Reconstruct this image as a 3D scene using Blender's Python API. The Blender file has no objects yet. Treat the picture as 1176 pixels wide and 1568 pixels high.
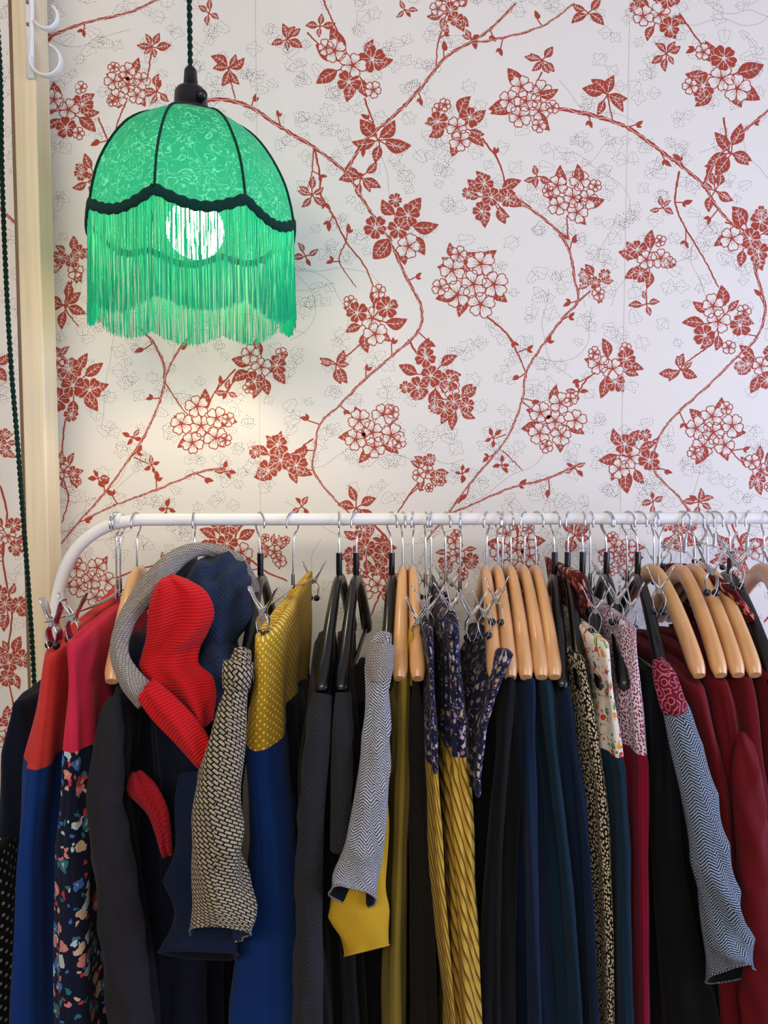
import bpy, math, random
import numpy as np
from mathutils import Vector, Matrix
random.seed(7)
sc = bpy.context.scene
sc.view_settings.view_transform = 'Standard'
pi = math.pi

# ------------------------------------------------------------ camera
FPX = 1140.0
CAM = np.array([0.0, -1.32, 1.64])
TH, PS = math.radians(3.4), math.radians(2.0)
FW = np.array([math.sin(PS)*math.cos(TH), math.cos(PS)*math.cos(TH), -math.sin(TH)])
RT = np.array([math.cos(PS), -math.sin(PS), 0.0])
UP = np.cross(RT, FW)
cd = bpy.data.cameras.new('camera')
cam = bpy.data.objects.new('camera', cd)
sc.collection.objects.link(cam)
cam.location = CAM
cam.rotation_euler = (math.radians(90)-TH, 0, -PS)
cd.sensor_fit = 'VERTICAL'; cd.sensor_height = 36; cd.sensor_width = 27
cd.lens = 36*FPX/1568.0
cd.clip_start = 0.02
sc.camera = cam

def W(px, py, y):
    d = FW + RT*((px-588)/FPX) + UP*((784-py)/FPX)
    t = (y-CAM[1])/d[1]
    return CAM + d*t

# ------------------------------------------------------------ mesh builder
class MB:
    def __init__(s): s.v=[]; s.f=[]; s.m=[]; s.uv=[]
    def add(s, verts, faces, mat=0, uvs=None):
        o=len(s.v); s.v.extend([tuple(map(float,p)) for p in verts])
        if uvs is None: uvs=[(p[0]+p[1],p[2]) for p in verts]
        s.uv.extend([tuple(map(float,u)) for u in uvs])
        for k,f in enumerate(faces):
            s.f.append([o+i for i in f]); s.m.append(mat if isinstance(mat,int) else mat[k])
    def grid(s, P, mat=0, UV=None):
        nv,nu=len(P),len(P[0])
        vs=[P[j][i] for j in range(nv) for i in range(nu)]
        us=None if UV is None else [UV[j][i] for j in range(nv) for i in range(nu)]
        fs=[];ms=[]
        for j in range(nv-1):
            mm = mat if isinstance(mat,int) else mat[j]
            for i in range(nu-1):
                fs.append((j*nu+i,j*nu+i+1,(j+1)*nu+i+1,(j+1)*nu+i)); ms.append(mm)
        s.add(vs,fs,ms,us)
    def box(s, a, b, mat=0):
        x0,y0,z0=a;x1,y1,z1=b
        v=[(x0,y0,z0),(x1,y0,z0),(x1,y1,z0),(x0,y1,z0),(x0,y0,z1),(x1,y0,z1),(x1,y1,z1),(x0,y1,z1)]
        s.add(v,[(0,3,2,1),(4,5,6,7),(0,1,5,4),(1,2,6,5),(2,3,7,6),(3,0,4,7)],mat)
    def obj(s, name, mats, smooth=True, bevel=0, parent=None):
        me=bpy.data.meshes.new(name); me.from_pydata(s.v,[],s.f)
        for m in mats: me.materials.append(m)
        me.polygons.foreach_set('material_index', s.m)
        if smooth: me.polygons.foreach_set('use_smooth',[True]*len(me.polygons))
        ul=me.uv_layers.new(name='UVMap')
        li=np.zeros(len(me.loops),dtype=np.int32); me.loops.foreach_get('vertex_index',li)
        ul.data.foreach_set('uv', np.array(s.uv)[li].astype(np.float32).ravel())
        me.update()
        o=bpy.data.objects.new(name,me); sc.collection.objects.link(o)
        if bevel:
            b=o.modifiers.new('bevel','BEVEL'); b.width=bevel; b.segments=3; b.limit_method='ANGLE'
        if parent: o.parent=parent
        return o

def cr(pts, n):
    P=np.array(pts,dtype=float); k=len(P)
    if k==2: return np.array([P[0]+(P[1]-P[0])*t for t in np.linspace(0,1,n)])
    E=np.vstack([2*P[0]-P[1],P,2*P[-1]-P[-2]])
    out=[]
    for t in np.linspace(0,k-1,n):
        i=min(int(t),k-2); u=t-i
        a,b,c,d=E[i],E[i+1],E[i+2],E[i+3]
        out.append(0.5*((2*b)+(-a+c)*u+(2*a-5*b+4*c-d)*u*u+(-a+3*b-3*c+d)*u**3))
    return np.array(out)

def sweep(mb, pts, rad, n=8, mat=0, ref=(1,0,0), cap=True, wr=None, uvs=1.0, post=None):
    P=np.array(pts,dtype=float); N=len(P); ref=np.array(ref,float)
    if not hasattr(rad,'__len__'): rad=[(rad,rad)]*N
    T=np.gradient(P,axis=0); T/= (np.linalg.norm(T,axis=1)[:,None]+1e-12)
    L=np.concatenate([[0],np.cumsum(np.linalg.norm(np.diff(P,axis=0),axis=1))])
    G=[];U=[]; A=None
    for j in range(N):
        a=ref-T[j]*T[j].dot(ref)
        if np.linalg.norm(a)<1e-3 and A is not None: a=A
        a=a/np.linalg.norm(a); A=a; b=np.cross(T[j],a)
        row=[];ur=[]
        for i in range(n+1):
            th=2*pi*i/n+pi/2
            ra,rb=rad[j]
            w=1.0
            if wr: w=1+wr(th if i<n else pi/2, L[j])
            q=P[j]+a*ra*w*math.cos(th)+b*rb*w*math.sin(th)
            if post: q=post(q,P[j],j)
            row.append(q)
            ur.append((i/n*2*pi*0.5*(ra+rb)*uvs, L[j]))
        G.append(row);U.append(ur)
    mb.grid(G,mat,U)
    if cap:
        for row,flip in ((G[0],1),(G[-1],0)):
            mb.add(row[:-1],[list(range(n)) if not flip else list(range(n))[::-1]],mat)
    return G

def lathe(mb, prof, c, n=32, mat=0):
    G=[];U=[]
    for (r,z) in prof:
        G.append([(c[0]+r*math.cos(2*pi*i/n),c[1]+r*math.sin(2*pi*i/n),c[2]+z) for i in range(n+1)])
        U.append([(i/n,z) for i in range(n+1)])
    mb.grid(G,mat,U)

def ball(mb,c,r,mat=0,n=12,sz=1.0):
    lathe(mb,[(max(1e-5,r*math.sin(pi*k/n)),r*sz*math.cos(pi*k/n)) for k in range(n+1)],c,n*2,mat)

# ------------------------------------------------------------ materials
def lin(c):
    if isinstance(c,str):
        c=c.lstrip('#'); c=[int(c[i:i+2],16)/255 for i in (0,2,4)]
        c=[x/12.92 if x<=0.04045 else ((x+0.055)/1.055)**2.4 for x in c]
    return (c[0],c[1],c[2],1)
class NT:
    def __init__(s,name):
        s.mat=bpy.data.materials.new(name); s.mat.use_nodes=True
        s.nt=s.mat.node_tree; s.b=s.nt.nodes['Principled BSDF']; s.out=s.nt.nodes['Material Output']
    def n(s,t,**kw):
        nd=s.nt.nodes.new(t)
        for k,v in kw.items():
            if k.startswith('_'): setattr(nd,k[1:],v)
            else: nd.inputs[k.replace('__',' ')].default_value=v
        return nd
    def l(s,a,b): s.nt.links.new(a,b)
    def math(s,op,a,b=None,c=None):
        nd=s.nt.nodes.new('ShaderNodeMath'); nd.operation=op
        for k,x in enumerate((a,b,c)):
            if x is None: continue
            if isinstance(x,(int,float)): nd.inputs[k].default_value=x
            else: s.l(x,nd.inputs[k])
        return nd.outputs[0]
    def mix(s,f,a,b):
        nd=s.nt.nodes.new('ShaderNodeMix'); nd.data_type='RGBA'
        for k,x in ((0,f),(6,a),(7,b)):
            if isinstance(x,(int,float)): nd.inputs[k].default_value=x
            elif isinstance(x,(tuple,list,str)): nd.inputs[k].default_value=lin(x) if isinstance(x,str) or len(x)==3 else x
            else: s.l(x,nd.inputs[k])
        return nd.outputs[2]
    def uv(s,rot=0,scale=(1,1,1)):
        tc=s.n('ShaderNodeTexCoord'); mp=s.n('ShaderNodeMapping')
        mp.inputs['Rotation'].default_value=(0,0,rot); mp.inputs['Scale'].default_value=scale
        s.l(tc.outputs['UV'],mp.inputs[0]); return mp.outputs[0]
    def bump(s,h,strength=0.4,dist=0.002):
        b=s.n('ShaderNodeBump'); b.inputs['Strength'].default_value=strength; b.inputs['Distance'].default_value=dist
        s.l(h,b.inputs['Height']); s.l(b.outputs[0],s.b.inputs['Normal'])
    def ramp(s,f,stops,const=True):
        r=s.n('ShaderNodeValToRGB'); cr_=r.color_ramp
        if const: cr_.interpolation='CONSTANT'
        while len(cr_.elements)<len(stops): cr_.elements.new(0.5)
        for e,(p,c) in zip(cr_.elements,stops): e.position=p; e.color=lin(c)
        s.l(f,r.inputs[0]); return r.outputs[0]

def plain(name,c,rough=0.5,metal=0,var=.86,**kw):
    t=NT(name); 
    nz=t.n('ShaderNodeTexNoise',Scale=14.0)
    tc=t.n('ShaderNodeTexCoord'); t.l(tc.outputs['Object'],nz.inputs['Vector'])
    L=lin(c); d=tuple(x*var for x in L[:3])+(1,)
    t.l(t.mix(nz.outputs[0],L,d),t.b.inputs['Base Color'])
    t.b.inputs['Roughness'].default_value=rough; t.b.inputs['Metallic'].default_value=metal
    for k,v in kw.items(): t.b.inputs[k].default_value=v
    return t.mat

def fabric(name,c,kind='plain',c2=None,sc_=1.0,rough=0.9,sheen=0.04,bumpk=1.0):
    t=NT(name); t.b.inputs['Roughness'].default_value=rough
    t.b.inputs['Specular IOR Level'].default_value=0.15
    t.b.inputs['Sheen Weight'].default_value=sheen; t.b.inputs['Sheen Roughness'].default_value=0.5
    uv=t.uv()
    nz=t.n('ShaderNodeTexNoise',Scale=9.0,Detail=3.0); t.l(uv,nz.inputs['Vector'])
    fine=t.n('ShaderNodeTexNoise',Scale=700.0,Detail=1.0); t.l(uv,fine.inputs['Vector'])
    h=fine.outputs[0]; L=lin(c); D=tuple(x*0.6 for x in L[:3])+(1,)
    base=t.mix(nz.outputs[0],L,D); dist=0.0006; st=0.5
    def vor(scale,rnd,feat='F1',vec=None):
        v=t.n('ShaderNodeTexVoronoi',_voronoi_dimensions='2D',Scale=scale,Randomness=rnd); t.l(vec or uv,v.inputs['Vector']); return v
    if kind=='dots':
        v=vor(75*sc_,0.15,vec=t.uv(0.78)); m=t.math('LESS_THAN',v.outputs['Distance'],0.2); base=t.mix(m,base,c2)
    elif kind=='spots':
        v=vor(120*sc_,0.75); m=t.math('LESS_THAN',v.outputs['Distance'],0.36); base=t.mix(m,base,c2)
    elif kind=='tweed':
        b=t.n('ShaderNodeTexBrick',Scale=1.0); t.l(t.uv(0.6),b.inputs['Vector'])
        b.inputs['Color1'].default_value=lin(c2); b.inputs['Color2'].default_value=tuple(x*0.75 for x in lin(c2)[:3])+(1,); b.inputs['Mortar'].default_value=L
        b.inputs['Brick Width'].default_value=0.0105/sc_; b.inputs['Row Height'].default_value=0.0055/sc_; b.inputs['Mortar Size'].default_value=0.0011/sc_; b.inputs['Mortar Smooth'].default_value=0.3
        base=b.outputs['Color']; h=t.math('SUBTRACT',1.0,b.outputs['Fac']); dist=0.0015
    elif kind=='herring':
        sx=t.n('ShaderNodeSeparateXYZ'); t.l(uv,sx.inputs[0])
        tri=t.math('PINGPONG',sx.outputs[0],0.009/sc_)
        q=t.math('MULTIPLY',t.math('ADD',sx.outputs[1],tri),2*pi*230*sc_)
        sn=t.math('SINE',q)
        f2=t.math('ADD',sn,t.math('MULTIPLY',t.math('SUBTRACT',fine.outputs[0],0.5),4.0))
        m=t.math('GREATER_THAN',f2,-0.05); base=t.mix(m,L,c2); h=sn; dist=.001
    elif kind=='cord':
        sx=t.n('ShaderNodeSeparateXYZ'); t.l(uv,sx.inputs[0])
        sn=t.math('SINE',t.math('MULTIPLY',sx.outputs[0],2*pi*230*sc_))
        f=t.math('MULTIPLY_ADD',sn,0.5,0.5); base=t.mix(f,D,base); h=f; dist=0.002
    elif kind=='rib':
        sx=t.n('ShaderNodeSeparateXYZ'); t.l(uv,sx.inputs[0])
        sn=t.math('SINE',t.math('MULTIPLY',sx.outputs[1],2*pi*200*sc_))
        f=t.math('MULTIPLY_ADD',sn,0.5,0.5); base=t.mix(f,D,L); h=f; dist=0.002; st=0.7
    elif kind=='diag':
        sx=t.n('ShaderNodeSeparateXYZ'); t.l(t.uv(0.35),sx.inputs[0])
        sn=t.math('SINE',t.math('MULTIPLY',sx.outputs[0],2*pi*95*sc_))
        m=t.math('GREATER_THAN',sn,0.6); base=t.mix(m,base,c2); h=sn; dist=0.001
    elif kind=='knit':
        v=vor(190*sc_,0.25,vec=t.uv(0.78)); h=t.math('SUBTRACT',1.0,v.outputs['Distance']); dist=0.003; st=0.9
        base=t.mix(v.outputs['Distance'],base,D)
    elif kind=='floral':
        dn=t.n('ShaderNodeTexNoise',Scale=60.0*sc_); t.l(uv,dn.inputs['Vector'])
        vm=t.n('ShaderNodeVectorMath',_operation='MULTIPLY_ADD'); t.l(dn.outputs['Color'],vm.inputs[0]); vm.inputs[1].default_value=(0.022/sc_,)*3; t.l(uv,vm.inputs[2])
        for s2,thr,seed in ((75*sc_,0.28,0),(38*sc_,0.34,1)):
            v=vor(s2,0.8,vec=vm.outputs[0])
            sep=t.n('ShaderNodeSeparateColor'); t.l(v.outputs['Color'],sep.inputs[0])
            k=len(c2); col=t.ramp(sep.outputs[seed],[(i/k,c2[i]) for i in range(k)])
            m=t.math('LESS_THAN',v.outputs['Distance'],thr)
            g=t.math('GREATER_THAN',sep.outputs[2],0.5)
            base=t.mix(t.math('MULTIPLY',m,g),base,col)
            if seed:
                m=t.math('LESS_THAN',v.outputs['Distance'],0.10); base=t.mix(t.math('MULTIPLY',m,g),base,'#c8b070')
    elif kind=='squiggle':
        v=vor(60*sc_,1.0); m=t.math('FRACT',t.math('MULTIPLY',v.outputs['Distance'],3.2))
        m=t.math('GREATER_THAN',m,0.72); base=t.mix(m,base,c2)
    t.l(base,t.b.inputs['Base Color']); t.bump(h,st*bumpk,dist)
    return t.mat

WALLC='#e6e0d8'
def wallmat():
    t=NT('wallpaper_paper'); tc=t.n('ShaderNodeTexCoord')
    n2=t.n('ShaderNodeTexNoise',Scale=2.0); t.l(tc.outputs['Object'],n2.inputs['Vector'])
    t.l(t.mix(n2.outputs[0],lin(WALLC),'#e2dcd3'),t.b.inputs['Base Color'])
    t.b.inputs['Roughness'].default_value=0.7
    nz=t.n('ShaderNodeTexNoise',Scale=300.0); t.l(tc.outputs['Object'],nz.inputs['Vector']); t.bump(nz.outputs[0],0.15,0.0005)
    return t.mat

# ------------------------------------------------------------ wallpaper pattern
YW=0.30
elems=[]
_F=[float(x) for x in FW]; _R=[float(x) for x in RT]; _U=[float(x) for x in UP]
def toW(p):
    a=(p[0]-588)/FPX; b=(784-p[1])/FPX
    dx=_F[0]+_R[0]*a+_U[0]*b; dy=_F[1]+_R[1]*a+_U[1]*b; dz=_F[2]+_R[2]*a+_U[2]*b
    t=(YW+1.32)/dy; return (dx*t,1.64+dz*t)
def poly(pts,layer,mat):
    elems.append(([toW(p) for p in pts],[list(range(len(pts)))],layer,mat))
def strip(pts,w,layer=1,mat=1,closed=False):
    P=np.array(pts,float); n=len(P)
    if closed: T=np.roll(P,-1,0)-np.roll(P,1,0)
    else: T=np.gradient(P,axis=0)
    T/=np.linalg.norm(T,axis=1)[:,None]+1e-9; N=np.stack([-T[:,1],T[:,0]],1)
    w=np.broadcast_to(np.array(w,float),(n,))
    A=P+N*w[:,None]/2; B=P-N*w[:,None]/2
    vs=[toW(p) for p in A]+[toW(p) for p in B]
    k=n if closed else n-1
    elems.append((vs,[[i,(i+1)%n,n+(i+1)%n,n+i] for i in range(k)],layer,mat))
def leaf(x,y,ang,L,wd=0.42,vein=True,bend=0.15):
    ca,sa=math.cos(ang),math.sin(ang)
    us=[0,.12,.28,.45,.62,.78,.9,1]; ws=[.0,.5,.9,1,.85,.55,.28,0]
    def tr2(u,k,s): 
        c=bend*(u*(1-u))*2; v=c+s*k*wd/2
        return (x+L*(u*ca-v*sa), y+L*(u*sa+v*ca))
    up=[tr2(u,k,1) for u,k in zip(us,ws)]; dn=[tr2(u,k,-1) for u,k in zip(us,ws)][1:-1]
    poly(up+dn[::-1],1,1)
    if vein and L>14:
        strip([tr2(u,0,1) for u in (.1,.35,.6,.8)],[.9,1.0,.8,.4],2,2)
        for u in (.3,.5,.68):
            for s in (1,-1):
                a=tr2(u,0,1); b=tr2(min(u+.13,.95),.58,s); strip([a,b],[.7,.35],2,2)
def petal(x,y,ang,L,filled):
    ca,sa=math.cos(ang),math.sin(ang)
    sh=[(.12,.05),(.35,.26),(.65,.42),(.9,.36),(1.0,.17),(.93,0),(1.0,-.17),(.9,-.36),(.65,-.42),(.35,-.26),(.12,-.05)]
    P=[(x+L*(u*ca-v*sa),y+L*(u*sa+v*ca)) for u,v in sh]
    if filled:
        poly(P,1.5,1); strip(P,.7,2,2,True); strip([(x+L*u*ca,y+L*u*sa) for u in (.3,.75)],[.9,.5],2,2)
    else:
        poly(P,1.5,0) ; strip(P,1.5,2,1,True)
        for da in (-.25,0.2):
            strip([(x+L*.2*math.cos(ang+da),y+L*.2*math.sin(ang+da)),(x+L*.55*math.cos(ang+da),y+L*.55*math.sin(ang+da))],.7,2.3,1)
def flower(x,y,r,filled,rnd):
    a0=rnd.random()*6.28
    for k in range(5):
        petal(x,y,a0+k*2*pi/5,r*(0.9+0.2*rnd.random()),filled)
    c=[(x+r*.17*math.cos(t),y+r*.17*math.sin(t)) for t in np.linspace(0,2*pi,8)[:-1]]
    poly(c,2.5,2 if filled else 1)
    if filled:
        for k in range(6):
            t=a0+k*1.05; strip([(x+r*.2*math.cos(t),y+r*.2*math.sin(t)),(x+r*.45*math.cos(t),y+r*.45*math.sin(t))],.8,2.5,2)
def cluster(cx,cy,R,kind,seed=0):
    rnd=random.Random(int(cx*7+cy*13+seed)); R=R*1.06
    nl={'F':8,'M':7,'O':5,'L':6,'S':4}[kind]
    a0=rnd.random()*6.28
    for k in range(nl):
        a=a0+k*2*pi/nl+rnd.uniform(-.4,.4)
        s=R*(rnd.uniform(.05,.3) if kind in 'LS' else 0.40); L=R*(0.8 if kind in 'LS' else 0.64)*rnd.uniform(.7,1.15)
        leaf(cx+s*math.cos(a),cy+s*math.sin(a),a+rnd.uniform(-.5,.5),L,rnd.uniform(.46,.62),bend=rnd.uniform(-.3,.3))
        strip([(cx,cy),(cx+s*math.cos(a)*1.2,cy+s*math.sin(a)*1.2)],1.8)
    if kind in 'FMO':
        n={'F':4,'M':4,'O':6}[kind]
        for k in range(n):
            a=a0+1+k*2*pi/(n-1); s=R*(0.0 if k==n-1 else rnd.uniform(.42,.58))
            fl={'F':rnd.random()<.85,'M':k%2==0,'O':False}[kind]
            flower(cx+s*math.cos(a)*1.1,cy+s*math.sin(a),R*(.33 if kind!='O' else .32),fl,rnd)
        for k in range(2 if kind!='F' else 1):
            a=rnd.random()*6.28; flower(cx+R*.8*math.cos(a),cy+R*.8*math.sin(a),R*.2,kind=='F',rnd)
def branch(pts,w=4,twigs=True):
    P=cr(pts,max(8,len(pts)*9)); n=len(P)
    rnd=random.Random(int(pts[0][0]*3+pts[0][1]))
    ww=np.linspace(w,w*.65,n)*np.array([1+rnd.uniform(-.15,.15) for _ in range(n)])
    T=np.gradient(P,axis=0); T/=np.linalg.norm(T,axis=1)[:,None]; N=np.stack([-T[:,1],T[:,0]],1)
    P=P+N*np.array([rnd.uniform(-.7,.7) for _ in range(n)])[:,None]
    if w>=4.5:
        L=np.concatenate([[0],np.cumsum(np.linalg.norm(np.diff(P,axis=0),axis=1))])
        nn=int(L[-1]/2.2)+2; ls=np.linspace(0,L[-1],nn)
        Q=np.stack([np.interp(ls,L,P[:,0]),np.interp(ls,L,P[:,1])],1); NN=np.stack([np.interp(ls,L,N[:,0]),np.interp(ls,L,N[:,1])],1); wq=np.interp(ls,L,ww)
        strip(Q,wq*.85*np.array([1+rnd.uniform(-.25,.25) for _ in range(nn)]))
        strip(Q+NN*(np.sin(ls/5.0)*wq*.22)[:,None],wq*.14,2,2)
    else: strip(P,ww*.85)
    if twigs:
        for k in range(1,len(pts)-1):
            if rnd.random()<.75:
                x,y=pts[k]; a=rnd.random()*6.28; d=rnd.uniform(10,20)
                q=(x+d*math.cos(a),y+d*math.sin(a)); strip([(x,y),q],1.8)
                leaf(q[0],q[1],a+rnd.uniform(-.4,.4),rnd.uniform(10,16),.5,False)
                leaf(q[0],q[1],a+rnd.uniform(.6,1.2),rnd.uniform(8,12),.5,False)

CL=[(232,72,24,'L'),(195,130,40,'O'),(240,140,22,'L'),(105,168,46,'M'),(350,105,32,'L'),(440,60,26,'L'),(540,100,58,'M'),(490,40,22,'S'),(690,15,34,'F'),(722,60,16,'S'),
(580,215,42,'L'),(700,195,46,'M'),(830,92,28,'L'),(805,155,50,'O'),(930,145,36,'L'),(1010,22,46,'F'),(1020,82,24,'L'),(1105,120,58,'M'),(1120,235,40,'L'),
(753,302,44,'F'),(822,270,20,'S'),(877,302,46,'O'),(552,272,34,'L'),(478,298,26,'L'),(610,350,52,'F'),(1148,365,50,'F'),(1095,292,30,'L'),(1015,318,20,'S'),
(725,435,60,'O'),(700,400,30,'L'),(912,433,28,'F'),(990,398,42,'M'),(990,465,24,'S'),(570,487,50,'M'),(515,558,28,'L'),(1100,492,50,'M'),(1042,566,28,'L'),
(110,398,34,'F'),(102,468,36,'L'),(468,392,22,'S'),(112,590,54,'F'),(88,556,30,'F'),(400,562,44,'M'),(348,600,18,'S'),(308,652,50,'O'),(203,670,16,'S'),(232,712,15,'S'),(345,722,18,'S'),
(430,705,48,'F'),(570,662,52,'O'),(660,575,50,'F'),(695,615,38,'F'),(655,722,30,'M'),(708,725,16,'S'),(850,645,48,'O'),(755,670,16,'S'),(768,712,14,'S'),(880,716,18,'S'),
(938,565,44,'M'),(886,600,18,'S'),(965,700,48,'F'),(1092,662,50,'O'),(1165,560,40,'F'),(1165,720,34,'M'),(545,778,34,'L'),(462,776,20,'S'),(256,778,18,'S'),(1070,768,22,'L'),
(98,722,30,'M'),(150,732,18,'S'),(348,832,46,'F'),(140,888,44,'O'),(560,838,44,'F'),(578,895,40,'M'),(1000,768,18,'S'),(790,842,46,'O'),(1040,812,34,'F'),(1130,850,40,'F'),(620,15,18,'S'),
(12,820,36,'M'),(8,925,38,'F'),(14,1015,40,'F'),(20,1120,36,'M'),(10,1230,36,'O'),(0,680,28,'F'),(-8,560,30,'L'),(145,272,34,'F'),(60,318,16,'S'),(880,820,30,'L'),(420,845,30,'M'),(900,20,30,'S'),(320,20,24,'S'),(260,870,30,'M'),(700,850,36,'M'),(950,850,36,'O')]
for c in CL: cluster(*c)
BR=[([(300,158),(340,152),(385,165),(430,195),(480,225),(530,265),(552,300),(575,335),(600,370)],7),
([(530,262),(560,215),(600,180),(640,140),(680,90),(720,65),(750,45),(790,5)],6.5),([(720,66),(770,58),(830,40),(880,5)],4.5),
([(482,228),(490,270),(492,300),(510,330),(530,370),(560,410),(575,450)],3.5),([(530,370),(520,400),(545,440)],2.5),
([(845,165),(900,175),(960,195),(1010,230),(1050,260),(1078,285),(1100,320),(1140,362)],7),
([(1078,282),(1100,240),(1140,200),(1190,158)],6),([(1040,262),(1034,310),(1050,350),(1080,400),(1100,440)],3.5),
([(775,290),(810,318),(850,350),(872,385),(880,430),(885,460),(860,490),(830,530),(806,570),(800,610),(782,660),(758,695),(720,740),(690,782),(650,830)],5),
([(885,462),(905,445)],3.5),([(740,480),(775,510),(792,540),(805,570)],3.5),([(738,212),(765,250),(775,292)],3.5),([(870,365),(868,330)],3),
([(598,372),(625,430),(645,470),(640,508),(600,545),(560,580),(520,620),(490,650),(482,690),(480,720),(510,762),(545,795)],5),
([(480,225),(478,262),(470,290)],2.5),([(1150,370),(1158,420),(1172,470),(1160,515),(1130,545),(1085,590),(1040,630),(1012,665),(1000,715),(1040,762),(1070,800)],5),
([(210,500),(235,525),(252,565),(246,610),(225,660),(200,700),(160,755),(120,800),(80,850)],5),([(292,512),(268,545),(252,580)],4.5),([(252,585),(275,620),(300,650)],2.5),
([(345,716),(300,725),(240,750),(180,772),(130,795)],4.5),([(884,712),(840,732),(780,748),(710,778),(650,800)],4.5),([(800,615),(830,640),(850,655)],2.5),
([(60,62),(90,50),(130,35),(200,18),(260,-10)],6),([(195,150),(180,190),(170,230)],3),([(150,180),(165,215),(175,260)],3),([(495,0),(515,45),(535,90)],3),([(470,50),(500,80)],3),
([(558,150),(572,190),(578,215)],3.5),([(690,20),(672,60),(668,100)],3),([(1040,20),(1075,70),(1110,120)],3),([(1108,180),(1116,235)],3.5),([(360,565),(330,600),(315,630)],3),
([(348,600),(362,580),(390,560)],3),([(830,110),(815,140)],3),([(930,145),(938,185)],3),([(350,110),(360,152)],3),([(232,80),(225,125)],3),([(575,450),(572,480)],3),([(560,520),(520,555)],3),
([(625,520),(650,560),(680,600)],4),([(1085,530),(1045,560)],3),([(1110,340),(1160,360)],3),([(610,640),(585,660)],2.5),([(885,600),(905,575),(938,562)],3),([(480,672),(440,700)],3),([(1010,668),(975,695)],3),
([(770,690),(800,720)],2.2),([(775,665),(755,672)],2.2),([(205,700),(232,712)],2.2),([(215,672),(200,668)],2.2),([(110,430),(100,470),(120,500)],3),([(100,640),(95,690),(98,720)],3),
([(-10,720),(10,780),(5,860),(18,940),(10,1020),(22,1100),(8,1200)],4),([(990,430),(990,465)],2.2),([(962,400),(955,380)],2),([(560,790),(600,840),(585,900),(560,960)],4),([(1120,800),(1140,860),(1120,920)],4),
([(380,790),(360,830),(400,870),(440,890)],4),([(100,960),(140,910),(190,880),(250,862)],4),([(1100,640),(1120,690),(1150,720)],3),([(655,720),(625,760),(600,800)],3),([(90,725),(105,760),(95,800)],3)]
for b in BR: branch(b[0],b[1])
# stippled ghost foliage behind the red print
def dots(path,layer=.5,sp=3.9,sz=1.55,closed=True):
    P=np.array(path+([path[0]] if closed else []),float)
    L=np.concatenate([[0],np.cumsum(np.linalg.norm(np.diff(P,axis=0),axis=1))])
    ls=np.arange(0,L[-1],sp); vs=[];fs=[]
    for x,y in zip(np.interp(ls,L,P[:,0]),np.interp(ls,L,P[:,1])):
        o=len(vs); h=sz/2
        vs+= [toW((x-h,y)),toW((x,y-h)),toW((x+h,y)),toW((x,y+h))]; fs.append([o,o+1,o+2,o+3])
    if fs: elems.append((vs,fs,layer,3))
def ghostleaf(x,y,a,S,rnd):
    n=40; pts=[]; k=rnd.choice([3,5,5,7])
    for i in range(n):
        t=2*pi*i/n
        r=S*(.62+.38*math.cos(k*t/2)**2)*(.72+.28*math.cos(t))
        pts.append((x+r*math.cos(t+a)*1.1,y+r*math.sin(t+a)))
    dots(pts); dots([(x-S*.6*math.cos(a),y-S*.6*math.sin(a)),(x+S*.7*math.cos(a),y+S*.7*math.sin(a))],closed=False)
rg=random.Random(11)
for gx in range(-60,1240,40):
    for gy in range(-30,1300,40):
        x=gx+rg.uniform(-20,20); y=gy+rg.uniform(-20,20)
        if y>960 and x>110: continue
        ph=math.sin(x*.013+y*.006)+math.sin(y*.015-x*.005+1)
        if ph<-1.2: continue
        a=rg.random()*6.28
        for q in range(rg.choice([1,2,3])):
            ghostleaf(x+rg.uniform(-16,16),y+rg.uniform(-16,16),a+q*1.3,rg.uniform(9,16),rg)
for k in range(40):
    x,y=rg.uniform(-20,1200),rg.uniform(-20,850); a=rg.random()*6.28; P=[]
    for j in range(7): P.append((x,y)); a+=rg.uniform(-.6,.6); x+=26*math.cos(a); y+=26*math.sin(a)
    dots([tuple(p) for p in cr(P,60)],sp=3.2,closed=False)
def wl():
    mb=MB()
    X0,X1,Z0,Z1=-1.75,2.3,0.0,2.75
    mb.add([(X0,YW,Z0),(X1,YW,Z0),(X1,YW,Z1),(X0,YW,Z1)],[(0,1,2,3)],0)
    P=2*0.772
    for idx,(vs,fs,ly,mt) in enumerate(elems):
        jt=(idx%97)*1.2e-6
        for sh in (0,-P,P):
            cx=sum(p[0] for p in vs)/len(vs)+sh
            if sh and -0.86<cx<0.92: continue
            xs=[p[0]+sh for p in vs]; zs=[p[1] for p in vs]
            if min(xs)<X0 or max(xs)>X1 or max(zs)>Z1 or min(zs)<0: continue
            mb.add([(p[0]+sh,YW-0.00014*ly-jt,p[1]) for p in vs],fs,mt)
    for px in (392,962):
        x=W(px,120,YW)[0]
        for k in (-2,0,2):
            xx=x+k*0.772
            if X0<xx<X1: mb.add([(xx,YW-0.0004,0),(xx+.0010,YW-0.0004,0),(xx+.0010,YW-0.0004,Z1),(xx,YW-0.0004,Z1)],[(0,1,2,3)],4)
    return mb.obj('wall_back',[wallmat(),plain('wallpaper_red_ink','#a63823',0.7,var=.97),plain('wallpaper_light_ink','#dfd2c8',0.75,var=.97),plain('wallpaper_grey_ink','#666060',.75),plain('paper_seam','#cfc8c0',.8)],smooth=False)
wl()

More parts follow.
